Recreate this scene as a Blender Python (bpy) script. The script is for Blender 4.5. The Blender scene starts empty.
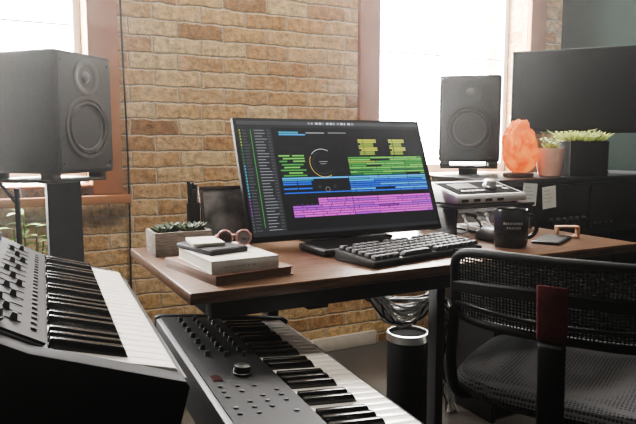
import bpy, bmesh, math, random
from mathutils import Vector, Matrix, noise
random.seed(7)
C = bpy.context.scene.collection
R_ = math.radians
# ------------------------------------------------------------------ camera model
TH, YAW, FPX, HC = R_(6.28), R_(27.5), 618.0, 1.01
RT = Vector((math.cos(YAW), -math.sin(YAW), 0))
FW = Vector((math.sin(YAW)*math.cos(TH), math.cos(YAW)*math.cos(TH), -math.sin(TH)))
UP = Vector((math.sin(YAW)*math.sin(TH), math.cos(YAW)*math.sin(TH), math.cos(TH)))
EYE = Vector((0, 0, HC))
def ray(px, py): return RT*((px-318)/FPX) + UP*((212-py)/FPX) + FW
def atz(px, py, z): d = ray(px, py); return EYE + d*((z-HC)/d.z)
def aty(px, py, y): d = ray(px, py); return EYE + d*(y/d.y)

# ------------------------------------------------------------------ materials
def nodes_of(name):
    m = bpy.data.materials.new(name); m.use_nodes = True
    nt = m.node_tree; b = nt.nodes['Principled BSDF']
    return m, nt, b
def mat(name, col, rough=.5, metal=0, var=.12, scale=30, bump=0, bscale=200, spec=None, coat=0, stretch=None, translucent=0):
    m, nt, b = nodes_of(name)
    tc = nt.nodes.new('ShaderNodeTexCoord'); mp = nt.nodes.new('ShaderNodeMapping')
    nt.links.new(tc.outputs['Object'], mp.inputs['Vector'])
    if stretch: mp.inputs['Scale'].default_value = stretch
    n = nt.nodes.new('ShaderNodeTexNoise'); n.inputs['Scale'].default_value = scale; n.inputs['Detail'].default_value = 4
    nt.links.new(mp.outputs[0], n.inputs['Vector'])
    r = nt.nodes.new('ShaderNodeValToRGB')
    r.color_ramp.elements[0].position = .3; r.color_ramp.elements[1].position = .7
    r.color_ramp.elements[0].color = (*[c*(1-var) for c in col], 1)
    r.color_ramp.elements[1].color = (*[min(1, c*(1+var)) for c in col], 1)
    nt.links.new(n.outputs['Fac'], r.inputs[0]); nt.links.new(r.outputs[0], b.inputs['Base Color'])
    b.inputs['Roughness'].default_value = rough; b.inputs['Metallic'].default_value = metal
    if spec is not None: b.inputs['Specular IOR Level'].default_value = spec
    b.inputs['Coat Weight'].default_value = coat
    if bump:
        n2 = nt.nodes.new('ShaderNodeTexNoise'); n2.inputs['Scale'].default_value = bscale
        nt.links.new(mp.outputs[0], n2.inputs['Vector'])
        bp = nt.nodes.new('ShaderNodeBump'); bp.inputs['Strength'].default_value = bump; bp.inputs['Distance'].default_value = .01
        nt.links.new(n2.outputs['Fac'], bp.inputs['Height']); nt.links.new(bp.outputs[0], b.inputs['Normal'])
    if translucent:
        t = nt.nodes.new('ShaderNodeBsdfTranslucent'); nt.links.new(r.outputs[0], t.inputs['Color'])
        mx = nt.nodes.new('ShaderNodeMixShader'); mx.inputs[0].default_value = translucent
        nt.links.new(b.outputs[0], mx.inputs[1]); nt.links.new(t.outputs[0], mx.inputs[2])
        nt.links.new(mx.outputs[0], nt.nodes['Material Output'].inputs[0])
    return m
def brick_mat():
    m, nt, b = nodes_of('brick')
    L = nt.links; N = nt.nodes.new
    tc = N('ShaderNodeTexCoord'); sp = N('ShaderNodeSeparateXYZ'); cb = N('ShaderNodeCombineXYZ')
    L.new(tc.outputs['Object'], sp.inputs[0])
    ad = N('ShaderNodeMath'); ad.operation = 'ADD'
    L.new(sp.outputs['X'], ad.inputs[0]); L.new(sp.outputs['Y'], ad.inputs[1])
    L.new(ad.outputs[0], cb.inputs['X']); L.new(sp.outputs['Z'], cb.inputs['Y'])
    def wob(src, scale, amp):
        nz = N('ShaderNodeTexNoise'); nz.inputs['Scale'].default_value = scale; nz.inputs['Detail'].default_value = 6; nz.inputs['Roughness'].default_value = .65
        L.new(cb.outputs[0], nz.inputs['Vector'])
        mx = N('ShaderNodeVectorMath'); mx.operation = 'SCALE'; mx.inputs['Scale'].default_value = amp
        L.new(nz.outputs['Color'], mx.inputs[0])
        av = N('ShaderNodeVectorMath'); av.operation = 'ADD'
        L.new(src, av.inputs[0]); L.new(mx.outputs[0], av.inputs[1])
        return av.outputs[0]
    vec = wob(wob(cb.outputs[0], 12, .024), 70, .012)
    br = N('ShaderNodeTexBrick')
    br.inputs['Scale'].default_value = 1; br.inputs['Brick Width'].default_value = .2; br.inputs['Row Height'].default_value = .0665
    br.inputs['Mortar Size'].default_value = .0065; br.inputs['Mortar Smooth'].default_value = 1; br.inputs['Bias'].default_value = 0
    br.inputs['Color1'].default_value = (0, 0, 0, 1); br.inputs['Color2'].default_value = (1, 1, 1, 1); br.inputs['Mortar'].default_value = (.5, .5, .5, 1)
    L.new(vec, br.inputs['Vector'])
    cr = N('ShaderNodeValToRGB'); e = cr.color_ramp.elements
    st = [(0, (.42, .225, .10)), (.2, (.72, .45, .21)), (.42, (.87, .63, .34)), (.6, (.62, .35, .16)), (.8, (.89, .69, .41)), (1, (.78, .48, .24))]
    e[0].position = 0; e[0].color = (*st[0][1], 1); e[1].position = 1; e[1].color = (*st[-1][1], 1)
    for p, c in st[1:-1]:
        k = e.new(p); k.color = (*c, 1)
    L.new(br.outputs['Color'], cr.inputs[0])
    n2 = N('ShaderNodeTexNoise'); n2.inputs['Scale'].default_value = 34; n2.inputs['Detail'].default_value = 10; n2.inputs['Roughness'].default_value = .75
    L.new(cb.outputs[0], n2.inputs['Vector'])
    rp = N('ShaderNodeValToRGB'); rp.color_ramp.elements[0].position = .34; rp.color_ramp.elements[1].position = .64
    rp.color_ramp.elements[0].color = (.38, .33, .28, 1); rp.color_ramp.elements[1].color = (1.16, 1.12, 1.05, 1)
    L.new(n2.outputs['Fac'], rp.inputs[0])
    mm = N('ShaderNodeMix'); mm.data_type = 'RGBA'; mm.blend_type = 'MULTIPLY'; mm.inputs[0].default_value = .95
    L.new(cr.outputs[0], mm.inputs[6]); L.new(rp.outputs[0], mm.inputs[7])
    mo = N('ShaderNodeMix'); mo.data_type = 'RGBA'; mo.inputs[7].default_value = (.66, .55, .41, 1)
    L.new(br.outputs['Fac'], mo.inputs[0]); L.new(mm.outputs[2], mo.inputs[6])
    n3 = N('ShaderNodeTexNoise'); n3.inputs['Scale'].default_value = 6; n3.inputs['Detail'].default_value = 9; n3.inputs['Roughness'].default_value = .8
    L.new(cb.outputs[0], n3.inputs['Vector'])
    r3 = N('ShaderNodeValToRGB'); r3.color_ramp.elements[0].position = .5; r3.color_ramp.elements[1].position = .7
    r3.color_ramp.elements[0].color = (0, 0, 0, 1); r3.color_ramp.elements[1].color = (.55, .55, .55, 1)
    L.new(n3.outputs['Fac'], r3.inputs[0])
    m3 = N('ShaderNodeMix'); m3.data_type = 'RGBA'; m3.inputs[7].default_value = (.84, .67, .43, 1)
    L.new(r3.outputs[0], m3.inputs[0]); L.new(mo.outputs[2], m3.inputs[6])
    L.new(m3.outputs[2], b.inputs['Base Color'])
    b.inputs['Roughness'].default_value = .92
    sb = N('ShaderNodeMath'); sb.operation = 'MULTIPLY_ADD'; sb.inputs[1].default_value = -.7
    L.new(br.outputs['Fac'], sb.inputs[0])
    ml = N('ShaderNodeMath'); ml.operation = 'MULTIPLY'; ml.inputs[1].default_value = 1.3
    L.new(n2.outputs['Fac'], ml.inputs[0]); L.new(ml.outputs[0], sb.inputs[2])
    bp = N('ShaderNodeBump'); bp.inputs['Strength'].default_value = .85; bp.inputs['Distance'].default_value = .016
    L.new(sb.outputs[0], bp.inputs['Height']); L.new(bp.outputs[0], b.inputs['Normal'])
    return m
def weave_mat(name, c1, c2, scale):
    m, nt, b = nodes_of(name); L = nt.links
    tc = nt.nodes.new('ShaderNodeTexCoord'); v = nt.nodes.new('ShaderNodeTexVoronoi'); v.inputs['Scale'].default_value = scale
    v.inputs['Randomness'].default_value = .15
    L.new(tc.outputs['Object'], v.inputs['Vector'])
    r = nt.nodes.new('ShaderNodeValToRGB'); r.color_ramp.elements[0].position = .25; r.color_ramp.elements[1].position = .5
    r.color_ramp.elements[0].color = (*c1, 1); r.color_ramp.elements[1].color = (*c2, 1)
    L.new(v.outputs['Distance'], r.inputs[0]); L.new(r.outputs[0], b.inputs['Base Color'])
    bp = nt.nodes.new('ShaderNodeBump'); bp.inputs['Strength'].default_value = .5; bp.inputs['Distance'].default_value = .003
    L.new(v.outputs['Distance'], bp.inputs['Height']); L.new(bp.outputs[0], b.inputs['Normal'])
    b.inputs['Roughness'].default_value = .85; b.inputs['Specular IOR Level'].default_value = .2
    return m
def emat(name, col, s=1.0):
    m, nt, b = nodes_of(name)
    b.inputs['Base Color'].default_value = (.004, .004, .004, 1); b.inputs['Roughness'].default_value = .35; b.inputs['Specular IOR Level'].default_value = .2
    b.inputs['Emission Color'].default_value = (*col, 1); b.inputs['Emission Strength'].default_value = s
    return m
BRICK = brick_mat()
M = dict(
 carpet=mat('carpet', (.105, .098, .09), .95, var=.4, scale=160, bump=.6, bscale=400),
 wood=mat('desk_wood', (.125, .064, .036), .33, var=.6, scale=8, stretch=(1.5, 16, 16), bump=.08, bscale=30),
 edgewood=mat('dark_wood', (.05, .022, .013), .5, var=.4, scale=12, stretch=(2, 12, 12)),
 trim=mat('painted_trim', (.36, .15, .06), .55, var=.1, scale=8, spec=.3),
 sash=mat('white_sash', (.9, .89, .87), .5, var=.03),
 basebd=mat('baseboard_paint', (.62, .56, .48), .6, var=.06),
 green=mat('green_grey_paint', (.013, .018, .016), 1, var=.06, scale=5, spec=0),
 black=mat('black_plastic', (.018, .018, .020), .5, var=.1),
 satin=mat('satin_black', (.016, .016, .018), .4, var=.1),
 matte=mat('matte_black', (.022, .022, .023), .7, var=.15, scale=60),
 deep=mat('deep_black', (.008, .008, .009), .6, var=.1, spec=.25),
 dull=mat('dull_black', (.010, .010, .010), .95, var=.1, spec=.05),
 steel=mat('black_steel', (.016, .016, .017), .45, metal=.2, var=.15),
 spk=mat('speaker_black', (.020, .020, .021), .7, var=.12, scale=90, bump=.06, bscale=500, spec=.3),
 cone=mat('cone_grey', (.085, .083, .08), .6, var=.15, scale=50),
 rubber=mat('rubber_black', (.008, .008, .008), .5, var=.1),
 chrome=mat('brushed_metal', (.62, .62, .62), .3, metal=1, var=.08),
 grey=mat('grey_panel', (.026, .027, .029), .45, var=.08, scale=40),
 charcoal=mat('charcoal_panel', (.012, .0125, .014), .5, var=.08, scale=40),
 panel2=mat('dark_panel', (.011, .0115, .013), .55, var=.08, scale=40, spec=.3),
 button=mat('grey_button', (.07, .07, .074), .45, var=.1),
 white_key=mat('ivory_white', (.87, .84, .79), .2, var=.03),
 black_key=mat('ebony_black', (.012, .012, .012), .22, var=.08),
 silver=mat('silver_plastic', (.62, .62, .62), .4, metal=.2, var=.06),
 paper=mat('paper', (.66, .62, .54), .8, var=.12, scale=60, stretch=(1, 1, 30)),
 oldpaper=mat('old_paper', (.26, .165, .10), .8, var=.2, scale=60, stretch=(1, 1, 30)),
 cover=mat('white_cover', (.64, .61, .56), .6, var=.10, scale=18),
 spine=mat('spine_print', (.36, .34, .32), .6, var=.05),
 brownbook=mat('brown_cover', (.16, .075, .042), .55, var=.25, scale=20),
 navy=mat('black_cover', (.022, .023, .028), .5, var=.15),
 rose=mat('rose_frame', (.62, .3, .27), .25, var=.08),
 lens=mat('lens', (.09, .05, .05), .05, var=.05),
 concrete=mat('weathered_wood', (.25, .215, .18), .85, var=.45, scale=14, stretch=(3, 3, 30), bump=.3, bscale=60),
 soil=mat('soil', (.05, .04, .03), .95, var=.5, scale=80, bump=.5),
 succ=mat('succulent_green', (.08, .115, .06), .5, var=.4, scale=30),
 leafy=mat('leaf_green', (.20, .32, .07), .5, var=.3, scale=30, translucent=.4),
 lime=mat('bright_green', (.76, .82, .34), .5, var=.3, scale=30, translucent=.7),
 paleg=mat('pale_green', (.74, .80, .44), .5, var=.2, scale=30, translucent=.6),
 stem=mat('stem', (.10, .14, .04), .6, var=.2),
 peach=mat('peach_ceramic', (.80, .48, .35), .45, var=.06),
 terra=mat('terracotta', (.4, .17, .09), .7, var=.1),
 mug=mat('black_ceramic', (.012, .012, .013), .25, var=.1),
 coffee=mat('coffee', (.03, .013, .006), .1, var=.1),
 tan=mat('tan_wood', (.5, .29, .17), .5, var=.15, scale=30),
 maroon=mat('maroon_strap', (.075, .010, .009), .75, var=.2, scale=60, spec=.25),
 cable=mat('cable_grey', (.48, .48, .47), .5, var=.1),
 cableb=mat('cable_black', (.015, .015, .015), .5, var=.1),
 cablew=mat('cable_white', (.80, .80, .79), .5, var=.05),
 screenoff=mat('glossy_black', (.006, .006, .007), .45, var=.05, spec=.25),
 photo=mat('photo_print', (.22, .21, .20), .4, var=.8, scale=16),
 note=mat('sticky_note', (.88, .92, .84), .8, var=.04),
 notey=mat('sticky_note_cream', (.93, .90, .80), .8, var=.04),
 ink=mat('ink', (.22, .22, .24), .7, var=.1),
 paleink=mat('pale_print', (.42, .42, .40), .6, var=.1),
 red=emat('red_display', (.10, .014, .012), .4),
)
SEATF = weave_mat('seat_weave', (.006, .006, .007), (.06, .06, .063), 140)
def salt_mat():
    m, nt, b = nodes_of('salt_rock'); L = nt.links
    tc = nt.nodes.new('ShaderNodeTexCoord'); n = nt.nodes.new('ShaderNodeTexNoise'); n.inputs['Scale'].default_value = 22; n.inputs['Detail'].default_value = 8
    L.new(tc.outputs['Object'], n.inputs['Vector'])
    r = nt.nodes.new('ShaderNodeValToRGB'); r.color_ramp.elements[0].position = .34; r.color_ramp.elements[1].position = .68
    r.color_ramp.elements[0].color = (.62, .065, .004, 1); r.color_ramp.elements[1].color = (1, .29, .055, 1)
    L.new(n.outputs['Fac'], r.inputs[0]); L.new(r.outputs[0], b.inputs['Emission Color'])
    b.inputs['Base Color'].default_value = (.38, .09, .02, 1)
    b.inputs['Emission Strength'].default_value = 1.2; b.inputs['Roughness'].default_value = .55; b.inputs['Specular IOR Level'].default_value = .2
    bp = nt.nodes.new('ShaderNodeBump'); bp.inputs['Strength'].default_value = .9; bp.inputs['Distance'].default_value = .018
    L.new(n.outputs['Fac'], bp.inputs['Height']); L.new(bp.outputs[0], b.inputs['Normal'])
    return m
SALT = salt_mat()
def glass_mat():
    m, nt, b = nodes_of('window_glass')
    t = nt.nodes.new('ShaderNodeBsdfTransparent'); mx = nt.nodes.new('ShaderNodeMixShader'); mx.inputs[0].default_value = .05
    g = nt.nodes.new('ShaderNodeBsdfGlossy'); g.inputs['Roughness'].default_value = .02
    nt.links.new(t.outputs[0], mx.inputs[1]); nt.links.new(g.outputs[0], mx.inputs[2])
    nt.links.new(mx.outputs[0], nt.nodes['Material Output'].inputs[0])
    return m
GLASS = glass_mat()

# ------------------------------------------------------------------ mesh builder
class MB:
    def __init__(s): s.v = []; s.f = []; s.m = []; s.cur = 0; s.M = Matrix()
    def add(s, vs, fs):
        o = len(s.v); s.v += [tuple(s.M @ Vector(p)) for p in vs]
        for f in fs: s.f.append([i+o for i in f]); s.m.append(s.cur)
        return s
    def box(s, x0, x1, y0, y1, z0, z1):
        return s.add([(x0,y0,z0),(x1,y0,z0),(x1,y1,z0),(x0,y1,z0),(x0,y0,z1),(x1,y0,z1),(x1,y1,z1),(x0,y1,z1)],
                     [(3,2,1,0),(4,5,6,7),(0,1,5,4),(1,2,6,5),(2,3,7,6),(3,0,4,7)])
    def prism(s, poly, ax, a0, a1):
        n = len(poly)
        def p(q, a): return (a, q[0], q[1]) if ax == 'x' else ((q[0], a, q[1]) if ax == 'y' else (q[0], q[1], a))
        return s.add([p(q, a0) for q in poly]+[p(q, a1) for q in poly],
                     [tuple(range(n))[::-1], tuple(range(n, 2*n))]+[(i, (i+1) % n, n+(i+1) % n, n+i) for i in range(n)])
    def quad(s, a, b, c, d): return s.add([a, b, c, d], [(0, 1, 2, 3)])
    def tube(s, pts, r, n=8, flat=1.0, cap=True):
        pts = [Vector(p) for p in pts]; k = len(pts)
        rs = r if isinstance(r, (list, tuple)) else [r]*k
        vs = []; prev = None
        for i, p in enumerate(pts):
            t = (pts[min(i+1, k-1)]-pts[max(i-1, 0)]).normalized()
            if prev is None:
                ref = Vector((0, 0, 1)) if abs(t.z) < .9 else Vector((1, 0, 0))
                a = t.cross(ref).normalized()
            else:
                a = (prev - t*prev.dot(t)).normalized()
            prev = a; b = t.cross(a)
            for j in range(n):
                w = 2*math.pi*j/n
                vs.append(p + a*math.cos(w)*rs[i] + b*math.sin(w)*rs[i]*flat)
        fs = []
        for i in range(k-1):
            for j in range(n): fs.append((i*n+j, i*n+(j+1) % n, (i+1)*n+(j+1) % n, (i+1)*n+j))
        if cap: fs += [tuple(range(n))[::-1], tuple(range((k-1)*n, k*n))]
        return s.add(vs, fs)
    def lathe(s, prof, n=32, mtx=None, cap=True):
        old = s.M
        if mtx is not None: s.M = old @ mtx
        vs = []; k = len(prof)
        for (r, z) in prof:
            for j in range(n):
                w = 2*math.pi*j/n; vs.append((r*math.cos(w), r*math.sin(w), z))
        fs = []
        for i in range(k-1):
            for j in range(n): fs.append((i*n+j, i*n+(j+1) % n, (i+1)*n+(j+1) % n, (i+1)*n+j))
        if cap: fs += [tuple(range(n))[::-1], tuple(range((k-1)*n, k*n))]
        s.add(vs, fs); s.M = old
        return s
    def rings(s, rings):
        n = len(rings[0]); vs = [p for r in rings for p in r]; fs = []
        for i in range(len(rings)-1):
            for j in range(n): fs.append((i*n+j, i*n+(j+1) % n, (i+1)*n+(j+1) % n, (i+1)*n+j))
        fs += [tuple(range(n))[::-1], tuple(range((len(rings)-1)*n, len(rings)*n))]
        return s.add(vs, fs)
    def build(s, name, mats, parent=None, bevel=0, seg=2, loc=None, smooth=True, recalc=True):
        me = bpy.data.meshes.new(name); me.from_pydata(s.v, [], s.f)
        if not isinstance(mats, (list, tuple)): mats = [mats]
        for m in mats: me.materials.append(m)
        for p, i in zip(me.polygons, s.m): p.material_index = i
        bm = bmesh.new(); bm.from_mesh(me)
        if recalc: bmesh.ops.recalc_face_normals(bm, faces=bm.faces)
        if bevel:
            es = [e for e in bm.edges if len(e.link_faces) == 2 and e.calc_face_angle(0) > R_(30)]
            bmesh.ops.bevel(bm, geom=es, offset=bevel, segments=seg, profile=.5, affect='EDGES', clamp_overlap=True)
        bm.to_mesh(me); bm.free()
        if smooth:
            me.polygons.foreach_set('use_smooth', [True]*len(me.polygons)); me.set_sharp_from_angle(angle=R_(40))
        o = bpy.data.objects.new(name, me); C.objects.link(o)
        if parent: o.parent = parent
        if loc is not None: o.location = loc
        return o
def tag(o, label, cat, group=None):
    o['label'] = label; o['category'] = cat
    if group: o['group'] = group
    return o
def thing(name, label, cat, loc=(0, 0, 0), rotz=0, group=None):
    o = bpy.data.objects.new(name, None); C.objects.link(o); o.location = loc; o.rotation_euler = (0, 0, rotz)
    o.empty_display_size = .05
    return tag(o, label, cat, group)
def struct(o): o['kind'] = 'structure'; return o
def dupmesh(o, name, parent, loc):
    c = o.copy(); c.name = name; C.objects.link(c); c.parent = parent; c.location = loc; return c
def smoothpts(pts, k=6):
    P = [Vector(p) for p in pts]; out = []
    for i in range(len(P)-1):
        a, b, c, d = P[max(i-1, 0)], P[i], P[i+1], P[min(i+2, len(P)-1)]
        for t in range(k):
            t /= k
            out.append(.5*((2*b)+(c-a)*t+(2*a-5*b+4*c-d)*t*t+(3*b-a-3*c+d)*t**3))
    return out+[P[-1]]
FRONT = Matrix.Rotation(R_(90), 4, 'X')      # lathe axis +Z -> -Y (towards the viewer side)

# ------------------------------------------------------------------ room
WY = 2.59
W1 = (-.62, .335); W2 = (1.675, 2.66); SILL = .84; WTOP = 2.75; RX = 2.93
mb = MB()
mb.box(-1.6, W1[0], WY, WY+.3, 0, 3.1); mb.box(W1[1], W2[0], WY, WY+.3, 0, 3.1); mb.box(W2[1], RX+.2, WY, WY+.3, 0, 3.1)
for w in (W1, W2): mb.box(w[0], w[1], WY, WY+.3, 0, SILL); mb.box(w[0], w[1], WY, WY+.3, WTOP, 3.1)
struct(mb.build('wall_back', BRICK, smooth=False))
struct(MB().box(-1.6, RX+.2, -1.6, WY, -.1, 0).build('floor', M['carpet'], smooth=False))
struct(MB().box(RX, RX+.2, .6, WY, 0, 3.1).build('wall_right', M['green'], smooth=False))
struct(MB().box(.45, W2[0], WY-.018, WY, 0, .07).build('baseboard_back', M['basebd'], bevel=.004))
tn = 1
for wi, w in enumerate((W1, W2)):
    mb = MB()
    mb.box(w[0]-.115, w[0], WY-.03, WY, SILL-.03, WTOP+.1); mb.box(w[1], w[1]+.115, WY-.03, WY, SILL-.03, WTOP+.1)
    mb.box(w[0], w[1], WY-.03, WY, WTOP, WTOP+.1)
    struct(mb.build('trim_%d' % tn, M['trim'], bevel=.006)); tn += 1
    mb = MB(); mb.box(w[0]-.14, w[1]+.14, WY-.07, WY-.0305, SILL-.065, SILL-.03); mb.box(w[0], w[1], WY-.0305, WY+.12, SILL, SILL+.012)
    struct(mb.build('trim_%d' % tn, M['trim'], bevel=.006)); tn += 1
    win = struct(bpy.data.objects.new('window_%d' % (wi+1), None)); C.objects.link(win); win.location = ((w[0]+w[1])/2, WY+.17, SILL)
    hw = (w[1]-w[0])/2; hh = WTOP-SILL
    mb = MB(); mb.box(-hw, -hw+.03, -.03, .03, .012, hh); mb.box(hw-.03, hw, -.03, .03, .012, hh)
    mb.box(-hw+.03, hw-.03, -.03, .03, hh-.05, hh); mb.box(-hw+.03, hw-.03, -.03, .03, .012, .06)
    f = mb.build('window_frame', M['sash'], win, bevel=.004); struct(f)
    mb = MB(); mb.box(-.0035, .0035, -.006, .006, .06, hh-.05); mb.box(-hw+.03, hw-.03, -.008, .008, .647, .655)
    struct(mb.build('window_sash', M['sash'], win, bevel=.0015))
    struct(MB().quad((-hw+.03, .02, .06), (hw-.03, .02, .06), (hw-.03, .02, hh-.05), (-hw+.03, .02, hh-.05)).build('window_pane', GLASS, win))

# ------------------------------------------------------------------ desk
DZ = .75
DX0, DX1, DY0, DY1 = .29, 1.50, 1.04, 1.58
DT = .022
dk = thing('desk', 'long brown wooden desk on black steel legs carrying the lit screen', 'desk', (0, 0, 0))
MB().box(DX0, DX1, DY0, DY1, DZ-DT, DZ).build('tabletop', M['wood'], dk, bevel=.003)
mb = MB(); F0, F1 = DZ-DT-.042, DZ-DT-.0002
mb.box(DX0+.05, DX1-.05, DY0+.04, DY0+.08, F0, F1); mb.box(DX0+.05, DX1-.05, DY1-.11, DY1-.07, F0, F1)
mb.box(DX0+.05, DX0+.09, DY0+.08, DY1-.11, F0, F1); mb.box(DX1-.09, DX1-.05, DY0+.08, DY1-.11, F0, F1)
mb.build('frame', M['steel'], dk, bevel=.003)
for x in (.60, 1.13):
    mb = MB(); mb.box(x-.015, x+.015, 1.395, 1.435, .03, F0-.0005); mb.box(x-.025, x+.025, 1.15, DY1-.11, F0-.028, F0-.0005)
    mb.build('leg', M['steel'], dk, bevel=.003)
    MB().box(x-.03, x+.030, 1.2, 1.62, 0, .03).build('foot', M['steel'], dk, bevel=.005)

# ------------------------------------------------------------------ main screen
mon = thing('computer_monitor', 'large lit computer screen leaning back, showing coloured audio tracks', 'monitor', (.549, 1.412, DZ+.018))
SW, SH, LEAN = .592, .335, R_(21.9)
LM = Matrix.Rotation(-LEAN, 4, 'X')          # local x right, z up the screen, y backwards
mb = MB(); mb.M = LM; mb.box(0, SW, 0, .016, 0, SH); mb.build('housing', M['deep'], mon, bevel=.002)
mb = MB(); mb.M = LM; mb.box(.1, SW-.1, .0162, .045, .04, SH-.09); mb.build('rear_cover', M['black'], mon, bevel=.008)
mb = MB(); mb.box(.17, SW-.17, .0, .135, -.0178, -.008)
mb.prism([(.05, -.008), (.09, -.008), (.112, .11), (.09, .12)], 'x', SW/2-.06, SW/2+.06)
mb.build('stand', M['dull'], mon, bevel=.003)
cols = dict(bg=(.008, .0085, .010), pan=(.045, .047, .052), pan2=(.018, .019, .022), line=(.015, .016, .019), txt=(.20, .21, .23), dim=(.07, .075, .08), wht=(.5, .52, .55),
 yel=(.42, .47, .05), olv=(.22, .32, .04), grn=(.05, .27, .05), lgr=(.14, .45, .08), dgr=(.02, .13, .04), teal=(.03, .26, .38), blu=(.015, .09, .55), lbl=(.05, .33, .7), pur=(.32, .04, .46), mag=(.55, .06, .50), dpu=(.16, .02, .24), amb=(.6, .42, .06))
ck = list(cols); smats = [emat('screen_'+k, cols[k], 1.5) for k in ck]
sc = MB(); sc.M = LM
BZ = .009
def sq(u0, u1, w0, w1, c, lay=1):
    sc.cur = ck.index(c); x0, x1 = BZ+u0*(SW-2*BZ), BZ+u1*(SW-2*BZ); z0, z1 = SH-BZ-w1*(SH-2.4*BZ), SH-BZ-w0*(SH-2.4*BZ); y = -.0004-.00012*lay
    sc.quad((x0, y, z0), (x1, y, z0), (x1, y, z1), (x0, y, z1))
sq(0, 1, 0, 1, 'bg', 0)
sq(0, 1, 0, .035, 'pan', 1); sq(0, .055, .035, 1, 'pan2', 1); sq(.055, .165, .035, 1, 'pan2', 1); sq(.165, 1, .035, .06, 'pan2', 1)
for i in range(13): sq(.36+i*.02, .374+i*.02-.008*(i % 3 == 1), .008, .026, 'wht' if i % 4 else 'txt', 3)
rnd = random.Random(3)
for i in range(34):
    w = .08+i*.0262
    sq(.006, .012, w, w+.016, ['olv', 'dgr', 'teal', 'teal', 'dpu', 'dim'][i*6//34], 2)
    sq(.02, .02+.015+.015*rnd.random(), w+.004, w+.010, 'dim', 2)
    sq(.078, .115+.025*rnd.random(), w+.003, w+.009, 'txt', 2); sq(.14, .158, w, w+.014, 'pan', 2)
    sq(.165, 1, w+.021, w+.0225, 'line', 1)
for i in range(16): sq(.21+.05*i, .211+.05*i, .06, 1, 'line', 1)
sq(.060, .063, .08, .93, 'grn', 3)
sq(.20, .30, .095, .112, 'teal', 2); sq(.20, .335, .118, .128, 'lbl', 2); sq(.34, .44, .10, .111, 'txt', 2); sq(.46, .56, .10, .108, 'txt', 2)
for (a, b, w, c) in ((.18, .235, .31, 'lgr'), (.25, .31, .31, 'lgr'), (.20, .31, .335, 'lgr'), (.18, .22, .36, 'grn'), (.25, .31, .36, 'lgr'), (.19, .30, .39, 'grn'), (.20, .28, .415, 'lgr'), (.18, .31, .44, 'grn'), (.22, .29, .465, 'lgr'), (.19, .31, .488, 'grn')):
    sq(a, b, w, w+.012, c, 2)
def disc(u, w, r0, r1, a0, a1, c, n=28, lay=.0009):
    sc.cur = ck.index(c); cx = BZ+u*(SW-2*BZ); cz = SH-BZ-w*(SH-2.4*BZ)
    for i in range(n):
        p, q = R_(a0+(a1-a0)*i/n), R_(a0+(a1-a0)*(i+1)/n)
        sc.quad(*[(cx+r*math.cos(t), -lay, cz+r*math.sin(t)) for r, t in ((r0, p), (r1, p), (r1, q), (r0, q))])
disc(.405, .385, .0395, .0408, 60, 140, 'wht', 20); disc(.405, .385, .0395, .0408, 150, 300, 'amb', 28); disc(.405, .385, .031, .0316, 100, 320, 'dim', 30)
sq(.385, .43, .37, .376, 'txt', 4); sq(.39, .42, .39, .395, 'txt', 4)
disc(.405, .625, .006, .0072, 0, 360, 'txt', 14); disc(.365, .60, .003, .004, 0, 360, 'dim', 10); disc(.445, .60, .003, .004, 0, 360, 'dim', 10)
for (a, b) in ((.62, .725), (.80, .895)):
    for i, w in enumerate((.165, .184, .203, .222, .243, .262, .281, .300)):
        c = 'yel' if i in (0, 1, 4, 5) else 'olv'
        sq(a+.012*(i % 3 == 2), b-.02*(c == 'olv'), w, w+.013, c, 2)
sq(.645, .648, .165, .315, 'bg', 3); sq(.82, .824, .165, .315, 'bg', 3)
G = [.53+.0285*i for i in range(17)]
def row(w, h, c, u0, u1, step, off=0, alt=None, gap=0, lay=2):
    e = [u0]+[x for x in G[off::step] if u0+.01 < x < u1-.01]+[u1]
    for i in range(len(e)-1):
        if gap and (i+off) % gap == gap-1: continue
        sq(e[i], e[i+1]-.003, w, w+h, c if (alt is None or (i+off) % 3) else alt, lay)
for k, (c, alt, st, off, gap) in enumerate((('lgr', 'grn', 5, 0, 0), ('lgr', None, 4, 1, 4), ('grn', 'olv', 6, 0, 0), ('lgr', 'grn', 4, 0, 0), ('grn', 'lgr', 3, 1, 4), ('lgr', None, 3, 0, 0), ('dgr', 'grn', 4, 1, 0), ('lgr', 'grn', 5, 2, 0), ('grn', 'dgr', 3, 0, 5))):
    row(.334+.0192*k, .013, c, .545, .985, st, off, alt, gap)
row(.512, .014, 'lbl', .18, .985, 6, 0, None, 0, 3); row(.530, .010, 'teal', .18, .34, 3); row(.530, .010, 'lbl', .53, .985, 4, 0, 'teal')
for k, (c, alt, st, off, gap) in enumerate((('blu', 'lbl', 5, 0, 0), ('blu', None, 4, 1, 0), ('lbl', 'blu', 6, 0, 0), ('blu', None, 4, 0, 0), ('lbl', 'teal', 4, 1, 4), ('blu', None, 3, 1, 0))):
    w = .546+.0195*k
    row(w, .013, c, .53, .985, st, off, alt, gap)
    if k in (0, 1, 3): sq(.18, .25, w, w+.013, 'blu', 2); sq(.255, .325, w, w+.013, c, 2)
sq(.18, .53, .643, .653, 'blu', 2)
for k, (c, alt, st, off) in enumerate((('mag', None, 5, 0), ('pur', 'mag', 4, 1), ('mag', None, 5, 0), ('mag', 'pur', 4, 0), ('pur', 'dpu', 4, 1), ('mag', None, 6, 1), ('mag', None, 8, 0), ('mag', 'pur', 5, 0))):
    w = .700+.0205*k; u0 = .345 if k < 3 else .21
    row(w, .0160, c, .53, .988, st, off, alt)
    x = u0
    while x < .525:
        l = rnd.choice((.05, .07, .1))
        sq(x, min(x+l-.003, .527), w, w+.0160, c if rnd.random() > .3 else (alt or c), 2)
        x += l
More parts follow.
